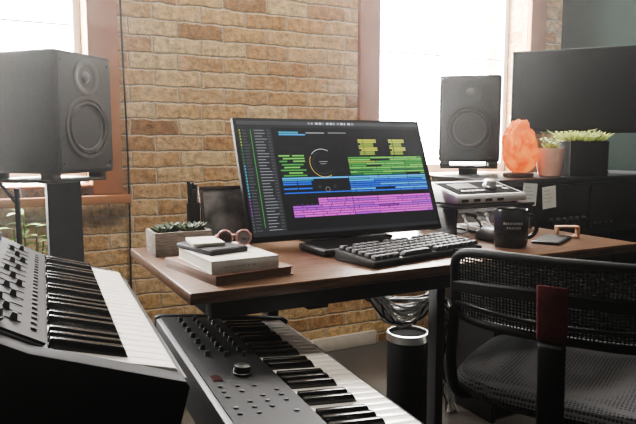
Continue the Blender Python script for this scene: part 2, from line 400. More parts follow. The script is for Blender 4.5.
for i in range(60):
    u = .22+.0125*i; hgt = rnd.uniform(.002, .005); c = .749 if i % 2 else .810
    sq(u, u+.004, c-hgt, c+hgt, 'dpu', 3)
sq(.165, 1, .97, 1, 'pan2', 2)
sc.build('screen', smats, mon, recalc=False, smooth=False)

# ------------------------------------------------------------------ second screen
p0 = aty(513, 52, 2.10); A2 = R_(-50)
m2 = thing('computer_monitor', 'large dark switched-off screen standing behind the potted plants', 'monitor', (p0.x+.31*math.cos(A2), p0.y+.31*math.sin(A2), .886), A2)
T_ = p0.z-.886
mb = MB(); mb.box(-.31, .31, -.012, .03, T_-.362, T_); mb.build('housing', M['deep'], m2, bevel=.004)
MB().box(-.302, .302, -.0135, -.0122, T_-.345, T_-.008).build('screen', M['screenoff'], m2)
mb = MB(); mb.box(-.035, .035, .032, .055, .01, T_-.1); mb.build('stand_neck', M['black'], m2, bevel=.004)
mb = MB(); mb.box(-.1, .1, -.05, .065, 0, .01); mb.build('stand_base', M['black'], m2, bevel=.003)

# ------------------------------------------------------------------ speakers
def make_speaker(label, loc, rot):
    t = thing('studio_speaker', label, 'speaker', loc, rot, 'studio speakers on stands')
    W, H, D = .25, .36, .30
    MB().box(-W/2, W/2, 0, D, 0, H).build('cabinet', M['spk'], t, bevel=.012, seg=3)
    mb = MB(); mb.box(-W/2+.012, W/2-.012, -.004, .0, .012, H-.012); mb.build('baffle', M['matte'], t, bevel=.003)
    wz, tz = .138, .288
    wm = Matrix.Translation((0, -.004, wz)) @ FRONT
    wf = MB().lathe([(.094, 0), (.096, .004), (.093, .007), (.084, .007), (.082, .003), (.082, 0)], 48, wm, cap=False).build('woofer', M['rubber'], t)
    MB().lathe([(.082, .003), (.077, .009), (.071, .009), (.066, .002)], 48, wm, cap=False).build('surround', M['rubber'], wf)
    MB().lathe([(.066, .002), (.05, -.010), (.03, -.024), (.026, -.028)], 48, wm, cap=False).build('cone', M['cone'], wf)
    MB().lathe([(.028, -.027), (.024, -.020), (.015, -.015), (.001, -.0135)], 32, wm).build('dust_cap', M['rubber'], wf)
    tm = Matrix.Translation((0, -.004, tz)) @ FRONT
    tw = MB().lathe([(.052, 0), (.053, .003), (.05, .004), (.036, .001), (.02, -.003)], 40, tm, cap=False).build('tweeter', M['satin'], t)
    MB().lathe([(.02, -.003), (.017, .002), (.009, .006), (.001, .007)], 24, tm).build('tweeter_dome', M['cone'], tw)
    for sx in (-1, 1):
        for z in (.03, H-.03): MB().lathe([(.005, 0), (.005, .002), (.003, .0025)], 12, Matrix.Translation((sx*(W/2-.026), -.004, z)) @ FRONT).build('screw', M['rubber'], t)
    MB().box(W/2-.05, W/2-.03, -.0065, -.0042, .018, .022).build('power_light', M['button'], t)
    return t
SPZ = .922
TL = (.252, 2.014); TR = (1.757, 2.01); RL = R_(42)
make_speaker('black studio speaker at the left window, angled above the synthesizers', (*TL, SPZ), RL)
make_speaker('black studio speaker standing between the lit screen and the glowing salt lamp', (*TR, SPZ+.012), R_(-40))
def make_stand(label, loc, rot, zt, colw, cx=0, prot=0):
    t = thing('speaker_stand', label, 'speaker stand', (loc[0], loc[1], 0), rot, 'speaker stands')
    MB().box(-.12, .12, .03, .27, zt-.028, zt-.018).build('top_plate', M['steel'], t, bevel=.002)
    mb = MB(); mb.M = Matrix.Translation((cx, .13, 0)) @ Matrix.Rotation(prot, 4, 'Z')
    mb.box(-colw, colw, -colw, colw, .015, zt-.0282); mb.build('pole', M['deep'], t, bevel=.0015)
    MB().box(-.10, .10, .05, .25, 0, .0148).build('base_plate', M['steel'], t, bevel=.004)
    for sx in (-.1, .1):
        for y in (.05, .25): MB().box(sx-.02, sx+.02, y-.02, y+.02, zt-.0178, zt).build('foam_pad', M['rubber'], t, bevel=.002)
make_stand('thick black square column speaker stand under the left speaker', TL, RL, SPZ, .05, .03, R_(-42))
make_stand('black speaker stand under the right speaker behind the desk', TR, R_(-40), SPZ+.012, .04)

# ------------------------------------------------------------------ synthesizers
AX = R_(-3.5)
def mk_uv(tau, z0): return lambda u, v: (u*math.cos(tau)+v*math.sin(tau), z0-u*math.sin(tau)+v*math.cos(tau))
BLK = {0, 1, 3, 4, 5}
def keys(root, T, n, start, KW, ln=.152):
    w0 = MB().prism([T(*q) for q in ((.001, 0), (ln-.007, 0), (ln-.003, -.003), (ln-.003, -.018), (.001, -.018))], 'y', .0006, KW-.0006).build('white_key', M['white_key'], root, bevel=.0009)
    P = lambda u, v, y: (T(u, v)[0], y, T(u, v)[1])
    a = [P(.001, -.003, -.0065), P(.093, -.003, -.0065), P(.093, -.003, .0065), P(.001, -.003, .0065),
         P(.001, .012, -.0048), P(.083, .012, -.0048), P(.083, .012, .0048), P(.001, .012, .0048)]
    b0 = MB().add(a, [(3,2,1,0),(4,5,6,7),(0,1,5,4),(1,2,6,5),(2,3,7,6),(3,0,4,7)]).build('black_key', M['black_key'], root, bevel=.0014)
    fb = True
    for i in range(n):
        if i: dupmesh(w0, 'white_key', root, (0, i*KW, 0))
        if (i+start) % 7 in BLK and i < n-1:
            if fb: b0.location = (0, (i+1)*KW, 0); fb = False
            else: dupmesh(b0, 'black_key', root, (0, (i+1)*KW, 0))
def knob(root, T, u, y, v, r, h, mt, name='knob'):
    x, z = T(u, v); x2, z2 = T(u, v+1); nrm = Vector((x2-x, 0, z2-z))
    q = Vector((0, 0, 1)).rotation_difference(nrm).to_matrix().to_4x4()
    m = MB(); m.lathe([(r*1.1, 0), (r*1.1, h*.25), (r, h*.3), (r*.88, h*.92), (r*.75, h)], 18, Matrix.Translation((x, y, z)) @ q)
    return m.build(name, mt, root)
# upper synthesizer
Z1 = .63
S1X, S1Y = .040, .724
s1 = thing('synthesizer', 'upper dark synthesizer in the left foreground, tilted, keys facing right', 'synthesizer', (S1X, S1Y, Z1), AX, 'synthesizers on the tiered stand')
KW1 = .0255
T1 = mk_uv(R_(15), .780-Z1); N1 = 24; L1 = N1*KW1
mb = MB().prism([T1(*q) for q in ((0, .006), (-.16, .046), (-.2, .046), (-.2, -.055), (.162, -.055), (.162, -.010), (.153, -.010), (.153, -.02), (0, -.02))], 'y', .0, L1)
mb.build('body', M['charcoal'], s1, bevel=.002)
mb = MB().prism([T1(*q) for q in ((-.004, .0075), (-.158, .0463), (-.158, .049), (-.004, .0105))], 'y', .004, L1-.004)
mb.build('control_panel', M['grey'], s1)
for (a, b, dp) in ((-.034, -.0005, -.095), (L1+.0005, L1+.022, -.06)):
    MB().prism([T1(*q) for q in ((-.203, .046), (-.16, .044), (-.02, .0085), (.152, -.004), (.158, -.010), (.158, dp), (-.205, dp))], 'y', a, b).build('end_cheek', M['deep'], s1, bevel=.002)
keys(s1, T1, N1, 3, KW1)
SL = .25
def pv(u): return .0105-SL*(u+.004)
for j in range(14):
    y = .05+j*.038
    m = MB()
    m.prism([T1(-.032, pv(-.032)+.0002), T1(-.070, pv(-.070)+.0002), T1(-.070, pv(-.070)+.0012), T1(-.032, pv(-.032)+.0012)], 'y', y-.002, y+.002)
    m.build('slider_slot', M['rubber'], s1)
    u = -.036-.026*((j*7) % 5)/5
    m = MB(); m.prism([T1(u, pv(u)+.001), T1(u-.009, pv(u-.009)+.001), T1(u-.0075, pv(u-.0075)+.009), T1(u-.0015, pv(u-.0015)+.009)], 'y', y-.0032, y+.0032)
    m.build('slider_cap', M['black'] if j % 4 else M['button'], s1)
for j in range(22):
    y = .04+j*.0245
    u = -.014; m = MB(); m.prism([T1(u, pv(u)+.0005), T1(u-.007, pv(u-.007)+.0005), T1(u-.007, pv(u-.007)+.003), T1(u, pv(u)+.003)], 'y', y-.0045, y+.0045)
    m.build('button', M['button'] if j % 4 == 1 else M['black'], s1, bevel=.0006)
for j in range(12): knob(s1, T1, -.09, .05+j*.046, pv(-.09), .007, .013, M['black'])
for j in range(12): knob(s1, T1, -.115, .06+j*.045, pv(-.115), .007, .013, M['black'])
for j in range(9): knob(s1, T1, -.14, .06+j*.058, pv(-.14), .008, .014, M['black'])
knob(s1, T1, -.066, .022, pv(-.066), .014, .014, M['satin'], 'dial')
# lower synthesizer
KW2 = .0235
Z2 = .54; N2 = 36; L2 = N2*KW2
S2X, S2Y = .376, .462
s2 = thing('synthesizer', 'lower charcoal synthesizer with rows of knobs, reaching under the desk edge', 'synthesizer', (S2X, S2Y, Z2), AX, 'synthesizers on the tiered stand')
T2 = mk_uv(R_(5), .614-Z2)
MB().prism([T2(*q) for q in ((0, .008), (-.128, .012), (-.138, .008), (-.138, -.06), (.162, -.06), (.167, -.012), (.153, -.010), (.153, -.02), (0, -.02))], 'y', 0, L2).build('body', M['charcoal'], s2, bevel=.0012)
MB().prism([T2(*q) for q in ((-.004, .0082), (-.130, .0122), (-.130, .0142), (-.004, .0102))], 'y', .003, L2-.003).build('control_panel', M['panel2'], s2)
for (a, b) in ((-.02, -.0005), (L2+.0005, L2+.016)):
    MB().prism([T2(*q) for q in ((-.140, .012), (-.128, .016), (0, .012), (.158, .003), (.169, -.004), (.169, -.062), (-.140, -.062))], 'y', a, b).build('end_cheek', M['deep'], s2, bevel=.002)
keys(s2, T2, N2, 0, KW2)
pv2 = lambda u: .0102-.0328*(u+.004)
for j in range(9):
    for k, u in enumerate((-.028, -.062)):
        knob(s2, T2, u, .565+j*.031, pv2(u), .0048, .009, M['black'])
for j in range(7): knob(s2, T2, -.095, .57+j*.039, pv2(-.095), .0052, .009, M['black'])
kb = knob(s2, T2, -.062, .470, pv2(-.062), .015, .016, M['satin'], 'dial')
m = MB(); m.prism([T2(u, pv2(u)+.0004) for u in (-.102, -.118)]+[T2(u, pv2(u)+.0016) for u in (-.118, -.102)], 'y', .440, .462); m.build('display', M['red'], s2)
for j in range(6):
    for k, u in enumerate((-.025, -.055, -.082, -.11)):
        y = .415-j*.021
        if (k*3+j) % 4 == 0: continue
        m = MB(); m.prism([T2(u, pv2(u)+.0004), T2(u-.007, pv2(u-.007)+.0004), T2(u-.007, pv2(u-.007)+.0022), T2(u, pv2(u)+.0022)], 'y', y-.0026, y+.0026)
        m.build('button', M['button'] if (j+2*k) % 5 == 0 else M['black'], s2, bevel=.0006)
# tiered stand
st = thing('keyboard_stand', 'black two-tier stand carrying both synthesizers', 'keyboard stand', (S1X, S1Y, 0), AX)
ddx, ddy = S2X-S1X, S2Y-S1Y
OX = ddx*math.cos(AX)+ddy*math.sin(AX)
ta = mk_uv(R_(15), .780); tb0 = mk_uv(R_(5), .614); tb = lambda u, v: (tb0(u, v)[0]+OX, tb0(u, v)[1])
for y in (.06, .42):
    MB().prism([ta(-.19, -.085), ta(.15, -.085), ta(.15, -.0605), ta(-.19, -.0605)], 'y', y, y+.035).build('upper_arm', M['steel'], st, bevel=.003)
    MB().prism([tb(-.44, -.092), tb(.15, -.092), tb(.15, -.0635), tb(-.44, -.0635)], 'y', y, y+.035).build('lower_arm', M['steel'], st, bevel=.003)
    MB().box(-.14, -.10, y, y+.035, .031, .70).build('column', M['steel'], st, bevel=.003)
    MB().box(-.3, .36, y-.003, y+.038, 0, .03).build('foot', M['steel'], st, bevel=.004)
MB().box(-.135, -.105, .0955, .4195, .25, .29).build('cross_bar', M['steel'], st, bevel=.003)

# ------------------------------------------------------------------ office chair
FA = R_(62); fac = Vector((math.sin(FA), math.cos(FA), 0)); sp = RT*.445+Vector((math.sin(YAW), math.cos(YAW), 0))*1.12; cc = sp+fac*.24
ch = thing('office_chair', 'black mesh office chair with a maroon strap on its back, seen from behind', 'chair', (cc.x, cc.y, 0), -FA)
def by(x, z): return -.245+.95*x*x-(z-.5)*.12
def loopseat(sx, sy, z, n=48, e=.5):
    out = []
    for i in range(n):
        w = 2*math.pi*i/n; c, s_ = math.cos(w), math.sin(w)
        x = sx*math.copysign(abs(c)**e, c); y = sy*math.copysign(abs(s_)**e, s_)
        out.append((x, y, z+.03*(x/.24)**2*.5-(.02*max(0, y/.23)**3)))
    return out
MB().rings([loopseat(.20, .19, .465), loopseat(.235, .225, .478), loopseat(.24, .23, .495), loopseat(.228, .218, .512), loopseat(.19, .18, .519), loopseat(.10, .10, .516), loopseat(.02, .02, .513)]).build('seat', SEATF, ch)
MB().rings([loopseat(.15, .14, .44), loopseat(.205, .195, .4645)]).build('seat_pan', M['black'], ch)
BT, BB, BH = .80, .654, .205
pts = []
for i in range(72):
    w = 2*math.pi*i/72; c, s_ = math.cos(w), math.sin(w)
    x = BH*math.copysign(abs(c)**.27, c); z = (BT+BB)/2+(BT-BB)/2*math.copysign(abs(s_)**.36, s_)
    pts.append((x, by(x, z), z))
mb = MB(); mb.tube(pts+pts[:2], .0095, 10, cap=False); mb.build('back_frame', M['deep'], ch)
nx, nz = 60, 24; vs = []; fs = []
for j in range(nz+1):
    for i in range(nx+1):
        x = -BH+2*BH*i/nx; z = BB+(BT-BB)*j/nz; vs.append((x, by(x, z), z))
for j in range(nz):
    for i in range(nx):
        a = j*(nx+1)+i; fs.append((a, a+1, a+nx+2, a+nx+1))
bm_ = MB().add(vs, fs).build('back_mesh', M['deep'], ch)
wf = bm_.modifiers.new('weave', 'WIREFRAME'); wf.thickness = .0042; wf.use_even_offset = False
def rib(zc, hh, bow, d0, d1, name):
    ring = []
    for i in range(25):
        x = -BH+2*BH*i/24; hz = zc+bow*math.cos(x/BH*1.5)
        ring.append([(x, by(x, hz+hh)-d0, hz+hh), (x, by(x, hz+hh)-d1, hz+hh*.7), (x, by(x, hz-hh)-d1, hz-hh*.7), (x, by(x, hz-hh)-d0, hz-hh)])
    MB().rings(ring).build(name, M['deep'], ch)
rib(.722, .013, .012, .004, .010, 'lumbar_band')
rib(.690, .005, -.010, .004, .009, 'back_rib')
def sy_(z): return by(0, z)-.010
mb = MB(); mb.rings([[(-.028, sy_(z)-.002, z), (.028, sy_(z)-.002, z), (.025, sy_(z)-.007, z), (-.025, sy_(z)-.007, z)] for z in (.652, .67, .72, .758)]); mb.build('strap', M['maroon'], ch, bevel=.002)
mb = MB(); mb.rings([[(-.026, y, z), (.026, y, z), (.022, y-.014, z-.006), (-.022, y-.014, z-.006)] for y, z in ((sy_(.65)-.001, .651), (sy_(.56)-.004, .56), (sy_(.5)-.010, .5), (-.25, .44), (-.21, .425), (-.10, .42))])
mb.build('spine', M['deep'], ch, bevel=.004)
for s_ in (-1, 1):
    m = MB(); m.tube(smoothpts([(s_*.205, by(.2, .67)-.002, .675), (s_*.212, by(.2, .56)-.01, .55), (s_*.210, -.17, .47), (s_*.17, -.06, .45)]), .011, 10); m.build('side_bracket', M['deep'], ch)
MB().lathe([(.028, .12), (.028, .27), (.018, .275), (.018, .44)], 20).build('gas_lift', M['steel'], ch)
for k in range(5):
    a = R_(72*k+20); d = Vector((math.cos(a), math.sin(a), 0))
    m = MB(); m.tube([d*.02+Vector((0, 0, .115)), d*.15+Vector((0, 0, .10)), d*.28+Vector((0, 0, .075))], [.026, .022, .016], 10); lg = m.build('base_leg', M['black'], ch)
    m = MB(); q = Matrix.Translation(d*.28+Vector((0, 0, .028))) @ Matrix.Rotation(a, 4, 'Z') @ Matrix.Rotation(R_(90), 4, 'X')
    m.lathe([(.02, -.022), (.028, -.018), (.028, .018), (.02, .022)], 18, q); m.build('caster', M['rubber'], lg)

# ------------------------------------------------------------------ black cabinet at the right
CX0, CX1, CY0, CY1, CT = 1.55, 2.62, 1.615, 1.975, .886
cb = thing('low_cabinet', 'black open cabinet behind the desk carrying the salt lamp and plants', 'cabinet', (CX0, CY0, 0))
w_, d_ = CX1-CX0, CY1-CY0
MB().box(-.01, w_+.01, -.012, d_+.003, CT-.02, CT).build('top', M['satin'], cb, bevel=.002)
mb = MB(); mb.box(0, .018, 0, d_, 0, CT-.0205); mb.box(w_-.018, w_, 0, d_, 0, CT-.0205); mb.box(.018, w_-.018, d_-.012, d_, .04, CT-.0205)
mb.build('body', M['black'], cb, bevel=.001)
for z in (.06, .36, .665): MB().box(.0185, w_-.0185, .005, d_-.0125, z, z+.018).build('shelf', M['black'], cb, bevel=.001)
SHZ = .6835
def rack(label, x, hw, nk):
    rk = thing('rack_unit', label, 'rack unit', (CX0+x, CY0+.0, SHZ))
    MB().box(-hw+.007, hw-.007, .0, .26, .006, .170).build('chassis', M['black'], rk, bevel=.002)
    mb = MB(); mb.box(-hw, hw, -.008, -.0005, .003, .176); mb.build('front_panel', M['deep'], rk, bevel=.0015)
    for k in range(nk): MB().lathe([(.011, 0), (.011, .004), (.009, .016), (.006, .017)], 18, Matrix.Translation((hw-.03-.034*k, -.008, .045)) @ FRONT).build('knob', M['black'], rk)
    for k in range(4): MB().box(-hw+.02+.03*k, -hw+.035+.03*k, -.0105, -.0082, .02, .03).build('button', M['grey'], rk)
    for x_ in (-hw+.04, hw-.04):
        for y in (.03, .23): MB().lathe([(.012, 0), (.012, .0058)], 12, Matrix.Translation((x_, y, 0))).build('rubber_foot', M['rubber'], rk)
rack('black audio rack unit on the cabinet shelf behind the paper notes', .24, .212, 6)
rack('wider black rack unit at the right end of the cabinet shelf, right of the notes', .755, .29, 4)

# salt lamp
p = aty(518, 177, 1.72)
sl = thing('salt_lamp', 'glowing orange pink salt crystal lamp beside the right speaker', 'lamp', (p.x, 1.72, CT))
MB().lathe([(.05, 0), (.056, .004), (.056, .014), (.048, .018)], 28).build('base', M['edgewood'], sl)
bm = bmesh.new(); bmesh.ops.create_icosphere(bm, subdivisions=5, radius=1)
for v in bm.verts:
    c = v.co.copy()
    n = noise.noise(c*1.3+Vector((4, 1, 7)))*.22+noise.noise(c*3.4)*.18+noise.noise(c*8)*.09+noise.noise(c*17)*.04
    hz = (c.z+1)/2; k = (1.05-.26*hz**2)*(1+n)
    v.co = Vector((c.x*.070*k+.008*(1-hz), c.y*.058*k, .0175+max(0, (c.z+.93))*.103*(1+n*.3)))
me = bpy.data.meshes.new('crystal'); bm.to_mesh(me); bm.free(); me.materials.append(SALT)
o = bpy.data.objects.new('crystal', me); C.objects.link(o); o.parent = sl

# leaves
def fleshy(mb, base, d, l, r, bend=.0):
    d = Vector(d).normalized(); b = Vector(base)
    pts = [b+d*l*t+Vector((0, 0, bend*l*t*t)) for t in (0, .3, .6, .85, 1)]
    mb.tube(pts, [r*.45, r*.9, r, r*.6, r*.08], 7, flat=.6)
def rosette(mb, c, n, l, r, up=.35, rings=3):
    for k in range(rings):
        for i in range(n):
            a = 2*math.pi*(i+.5*k)/n+random.random()*.2
            e = up+.45*k
            fleshy(mb, c, (math.cos(a), math.sin(a), e), l*(1-.22*k), r, .12)
def broad(mb, base, d, l, w, droop=.3):
    d = Vector(d).normalized(); b = Vector(base); s_ = d.cross(Vector((0, 0, 1)))
    s_ = s_.normalized() if s_.length > .01 else Vector((1, 0, 0)); vs = []
    for t, k in ((0, .15), (.25, .8), (.5, 1), (.75, .7), (1, .04)):
        c = b+d*l*t-Vector((0, 0, droop*l*t*t))
        vs += [c-s_*w*k, c-Vector((0, 0, w*.15*k)), c+s_*w*k]
    fs = []
    for i in range(4):
        for j in range(2): fs.append((i*3+j, i*3+j+1, i*3+j+4, i*3+j+3))
    mb.add(vs, fs)
def wispy(st_mb, lf_mb, base, a, l, rise, leaves, lw, ll):
    b = Vector(base); d = Vector((math.cos(a), math.sin(a), 0))
    P = [b+d*(l*t*t*.9)+Vector((0, 0, rise*(t-.45*t*t*t))) for t in (0, .25, .5, .75, 1)]
    P = smoothpts(P, 4); st_mb.tube(P, .0012, 5)
    for i in range(leaves):
        q = P[int((i+1)/leaves*(len(P)-1))]; b2 = a+(1.2 if i % 2 else -1.2)+random.uniform(-.5, .5)
        broad(lf_mb, q, (math.cos(b2), math.sin(b2), random.uniform(.1, .9)), random.uniform(.7, 1.2)*ll, lw, .2)

# peach pot plant
p = aty(549, 178, 1.69)
pp = thing('potted_succulent', 'small peach ceramic pot of green leaves beside the salt lamp', 'plant', (p.x, 1.69, CT))
MB().lathe([(.036, 0), (.042, .004), (.052, .095), (.052, .108), (.046, .108), (.045, .095)], 32, cap=False).build('pot', M['peach'], pp)
MB().lathe([(.002, .092), (.0448, .094)], 24, cap=False).build('soil', M['soil'], pp)
mb = MB(); sm = MB(); rosette(mb, (.0, 0, .095), 7, .045, .008, .7, 2)
for i in range(14): wispy(sm, mb, (random.uniform(-.02, .02), random.uniform(-.02, .02), .094), 2*math.pi*i/14, random.uniform(.02, .045), random.uniform(.05, .085), 7, .0045, .020)
sm.build('stems', M['stem'], pp); mb.build('leaves', M['paleg'], pp, recalc=False)
# black planter box
p = aty(586, 179, 1.66)
bp_ = thing('planter', 'square black planter of spreading sunlit succulents below the dark screen', 'plant', (p.x, 1.70, CT), R_(-20))
mb = MB(); a, h = .078, .135
mb.box(-a, a, -a, -a+.008, 0, h); mb.box(-a, a, a-.008, a, 0, h); mb.box(-a, -a+.008, -a+.008, a-.008, 0, h); mb.box(a-.008, a, -a+.008, a-.008, 0, h); mb.box(-a+.008, a-.008, -a+.008, a-.008, 0, .01)
mb.build('pot', M['deep'], bp_, bevel=.0015)
MB().box(-a+.0085, a-.0085, -a+.0085, a-.0085, .10, .122).build('soil', M['soil'], bp_)
mb = MB()
for (x, y, n, l) in ((-.05, -.03, 10, .075), (.05, -.02, 10, .075), (0, .02, 10, .08), (-.01, -.055, 9, .065), (.03, .05, 9, .07)): rosette(mb, (x, y, .126), n, l, .009, .45, 3)
for i in range(26):
    a_ = random.uniform(0, 6.28); fleshy(mb, (random.uniform(-.055, .055), random.uniform(-.055, .055), .122), (math.cos(a_)*1.2, math.sin(a_)*1.2, 1), random.uniform(.06, .11), .005, -.1)
mb.build('leaves', M['paleg'], bp_)
mb = MB(); sm = MB()
for i in range(26):
    wispy(sm, mb, (random.uniform(-.06, .06), random.uniform(-.06, .06), .122), random.uniform(0, 6.28), random.uniform(.05, .11), random.uniform(.03, .10), 8, .0045, .02)
sm.build('stems', M['stem'], bp_); mb.build('sprouts', M['lime'], bp_, recalc=False)

# notes hanging from the cabinet front edge
for k, (px, py, mt, lab, r) in enumerate(((530, 190, 'note', 'pale green paper note taped left of the cream note on the cabinet edge', 4), (549, 193, 'notey', 'cream paper note taped to the cabinet edge, nearest the planter', -5))):
    yy = CY0-.0121; q = aty(px, py, yy)
    n = thing('paper_note', lab, 'note', (q.x, yy, q.z))
    mb = MB(); mb.M = Matrix.Rotation(R_(r), 4, 'Y'); mb.box(-.034, .034, -.001, .0, -.056, .024); mb.build('sheet', M[mt], n)
    mb = MB(); mb.M = Matrix.Rotation(R_(r), 4, 'Y')
    for j in range(4): mb.box(-.026, -.026+.048*(.6+.4*((j*37) % 5)/5), -.0013, -.0011, .008-j*.013, .0092-j*.013)
    mb.build('handwriting', M['ink'], n)

# ------------------------------------------------------------------ riser and audio interface
rs = thing('desk_riser', 'small dark open shelf at the back right of the desk', 'riser', (1.31, 1.465, DZ))
MB().box(-.155, .155, -.095, .095, .074, .083).build('board', M['black'], rs, bevel=.002)
for x in (-.148, .148):
    MB().box(x-.004, x+.004, -.09, .09, 0, .0738).build('leg', M['black'], rs, bevel=.001)
ai = thing('audio_interface', 'white sided desktop audio interface with a dark top and knob on the small dark shelf', 'audio interface', (1.300, 1.465, DZ+.083))
prof = [(-.090, .005), (-.090, .026), (.05, .058), (.085, .058), (.085, .005)]
MB().prism(prof, 'x', -.135, .135).build('body', M['silver'], ai, bevel=.004)
MB().prism([(-.086, .0275), (.048, .0580), (.048, .0596), (-.086, .0291)], 'x', -.130, .130).build('top_panel', M['silver'], ai)
RX_ = Matrix.Rotation(math.atan2(.0305, .134), 4, 'X')
def onai(x, s_): return Matrix.Translation((x, -.086+s_*.134, .0293+s_*.0305)) @ RX_
mb = MB(); mb.M = onai(0, .5); mb.box(-.120, .120, -.058, .058, 0, .0012); mb.build('face_plate', M['dull'], ai)
mb = MB(); mb.M = onai(-.045, .62); mb.box(-.045, .045, -.025, .025, .0014, .0024); mb.build('display', M['screenoff'], ai)
mb = MB(); mb.lathe([(.021, .0014), (.021, .005), (.019, .007), (.018, .022), (.013, .024)], 28, onai(.048, .5)); mb.build('knob', M['chrome'], ai)
for k in range(5):
    mb = MB(); mb.M = onai(-.083+k*.019, .24); mb.box(-.007, .007, -.005, .005, .0014, .004); mb.build('button', M['silver'], ai, bevel=.0008)
for k in range(3):
    mb = MB(); mb.M = onai(.09, .30+.2*k); mb.box(-.010, .010, -.006, .006, .0014, .004); mb.build('button', M['silver'], ai, bevel=.0008)
for k in range(4): MB().box(-.12+k*.045, -.095+k*.045, -.0915, -.0902, .010, .018).build('socket', M['black'], ai)
for x in (-.11, .11):
    for y in (-.065, .065): MB().lathe([(.008, 0), (.008, .005)], 12, Matrix.Translation((x, y, 0))).build('rubber_foot', M['rubber'], ai)
cl = ['white plugged cable leftmost under the small dark shelf', 'black cable second from the left under the small dark shelf', 'white cable third from the left under the small dark shelf', 'grey cable fourth from the left under the small dark shelf', 'white cable second from the right under the small dark shelf', 'black cable rightmost under the small dark shelf']
for k, mt in enumerate(('cablew', 'cableb', 'cablew', 'cable', 'cablew', 'cableb')):
    x = 1.185+.042*k; sw = .012*math.sin(k*2.1)
    m = MB(); m.tube(smoothpts([(x, 1.372, DZ+.05), (x+sw*.5, 1.350, DZ+.025), (x+sw, 1.375, DZ+.0045), (x+sw*1.2, 1.46, DZ+.0045), (x-sw, 1.53, DZ+.0045)]), .003, 8)
    m.tube([(x, 1.366, DZ+.052), (x, 1.41, DZ+.054)], .0055, 10)
    tag(m.build('audio_cable', M[mt]), cl[k], 'cable', 'cables under the riser')

# ------------------------------------------------------------------ keyboard, pad, mouse
kb = thing('computer_keyboard', 'black mechanical computer keyboard in front of the lit screen', 'keyboard', (.69, 1.068, DZ), R_(11))
KWd, KD = .36, .132
mb = MB(); mb.prism([(0, .001), (KD, .001), (KD, .026), (.004, .016), (0, .013)], 'x', 0, KWd); mb.build('case', M['black'], kb, bevel=.003)
k0 = MB().add([(-.0085,-.0085,0),(.0085,-.0085,0),(.0085,.0085,0),(-.0085,.0085,0),(-.0063,-.0058,.0085),(.0063,-.0058,.0085),(.0063,.0072,.0085),(-.0063,.0072,.0085)],
  [(3,2,1,0),(4,5,6,7),(0,1,5,4),(1,2,6,5),(2,3,7,6),(3,0,4,7)]).build('keycap', mat('keycap', (.028, .028, .030), .48), kb, bevel=.001)
first = True
pitch = (KWd-.012)/18
for r in range(6):
    y = .014+r*.0205; z = .0165+(y/KD)*.0100
    c = 0
    while c < 18:
        wd = 1
        if r == 0 and c == 4: wd = 6
        x = .006+(c+wd/2)*pitch
        if r == 5 and c in (1, 6, 11): c += 1; continue
        o = k0 if first else dupmesh(k0, 'keycap', kb, (0, 0, 0))
        first = False
        o.location = (x, y, z); o.scale = (pitch*wd/.0186, 1, 1)
        c += wd
pd = thing('control_pad', 'flat black control pad left of the keyboard below the screen', 'control pad', (.66, 1.232, DZ), R_(4))
MB().box(0, .25, 0, .125, .003, .018).build('case', M['black'], pd, bevel=.005, seg=3)
MB().box(.012, .238, .012, .113, .0181, .019).build('surface', M['dull'], pd)
for x in (.02, .23):
    for y in (.02, .105): MB().lathe([(.006, 0), (.006, .0029)], 10, Matrix.Translation((x, y, 0))).build('rubber_foot', M['rubber'], pd)
q = atz(490, 240, DZ)
ms = thing('computer_mouse', 'black computer mouse between the keyboard and the mug', 'mouse', (q.x, q.y, DZ), R_(-10))
rg = []
for s_, z in ((.85, .0), (1, .006), (.98, .016), (.82, .027), (.5, .034), (.05, .036)):
    rg.append([(.03*s_*math.copysign(abs(math.cos(w))**.8, math.cos(w)), .055*s_*math.copysign(abs(math.sin(w))**.8, math.sin(w))-.006*(z/.036), z) for w in [2*math.pi*i/28 for i in range(28)]])
MB().rings(rg).build('shell', M['black'], ms)
MB().lathe([(.009, -.003), (.010, -.002), (.010, .002), (.009, .003)], 16, Matrix.Translation((0, .03, .024)) @ Matrix.Rotation(R_(90), 4, 'Y')).build('scroll_wheel', M['rubber'], ms)

# ------------------------------------------------------------------ mug and the small things on its right
q = atz(519, 248, DZ)
mg = thing('mug', 'black ceramic mug with pale lettering on the desk near the audio interface', 'mug', (q.x, q.y+.03, DZ), R_(-20))
MB().lathe([(.034, 0), (.039, .003), (.042, .012), (.042, .094), (.0405, .096), (.0385, .094), (.0385, .082)], 40, cap=False).build('body', M['mug'], mg)
MB().lathe([(.001, .081), (.0386, .0815)], 32, cap=False).build('coffee', M['coffee'], mg)
MB().tube(smoothpts([(.040, 0, .078), (.058, 0, .078), (.069, 0, .062), (.068, 0, .040), (.056, 0, .025), (.040, 0, .022)]), .0055, 10).build('handle', M['mug'], mg)
mb = MB()
rnd = random.Random(5)
for row_, (zt, zb) in enumerate(((.066, .060), (.055, .049))):
    a0 = -140+12*row_
    while a0 < -76-10*row_:
        wa = rnd.uniform(3, 6)
        p_, q_ = R_(a0), R_(a0+wa)
        mb.quad(*[(.0423*math.cos(t), .0423*math.sin(t), z) for t, z in ((p_, zb), (q_, zb), (q_, zt), (p_, zt))]); a0 += wa+2.5
mb.build('lettering', M['paleink'], mg, recalc=False)
q = atz(552, 241, DZ)
ph = thing('smartphone', 'black smartphone lying on the desk right of the mug', 'phone', (q.x, q.y, DZ), R_(-62))
MB().box(-.036, .036, -.074, .074, 0, .008).build('case', M['satin'], ph, bevel=.003)
MB().box(-.032, .032, -.07, .07, .0081, .0088).build('screen', M['screenoff'], ph)
q = atz(583, 240, DZ)
tr = thing('wooden_ring', 'tan wooden rectangular ring beside the phone', 'ring', (q.x-.005, q.y+.05, DZ), R_(-28))
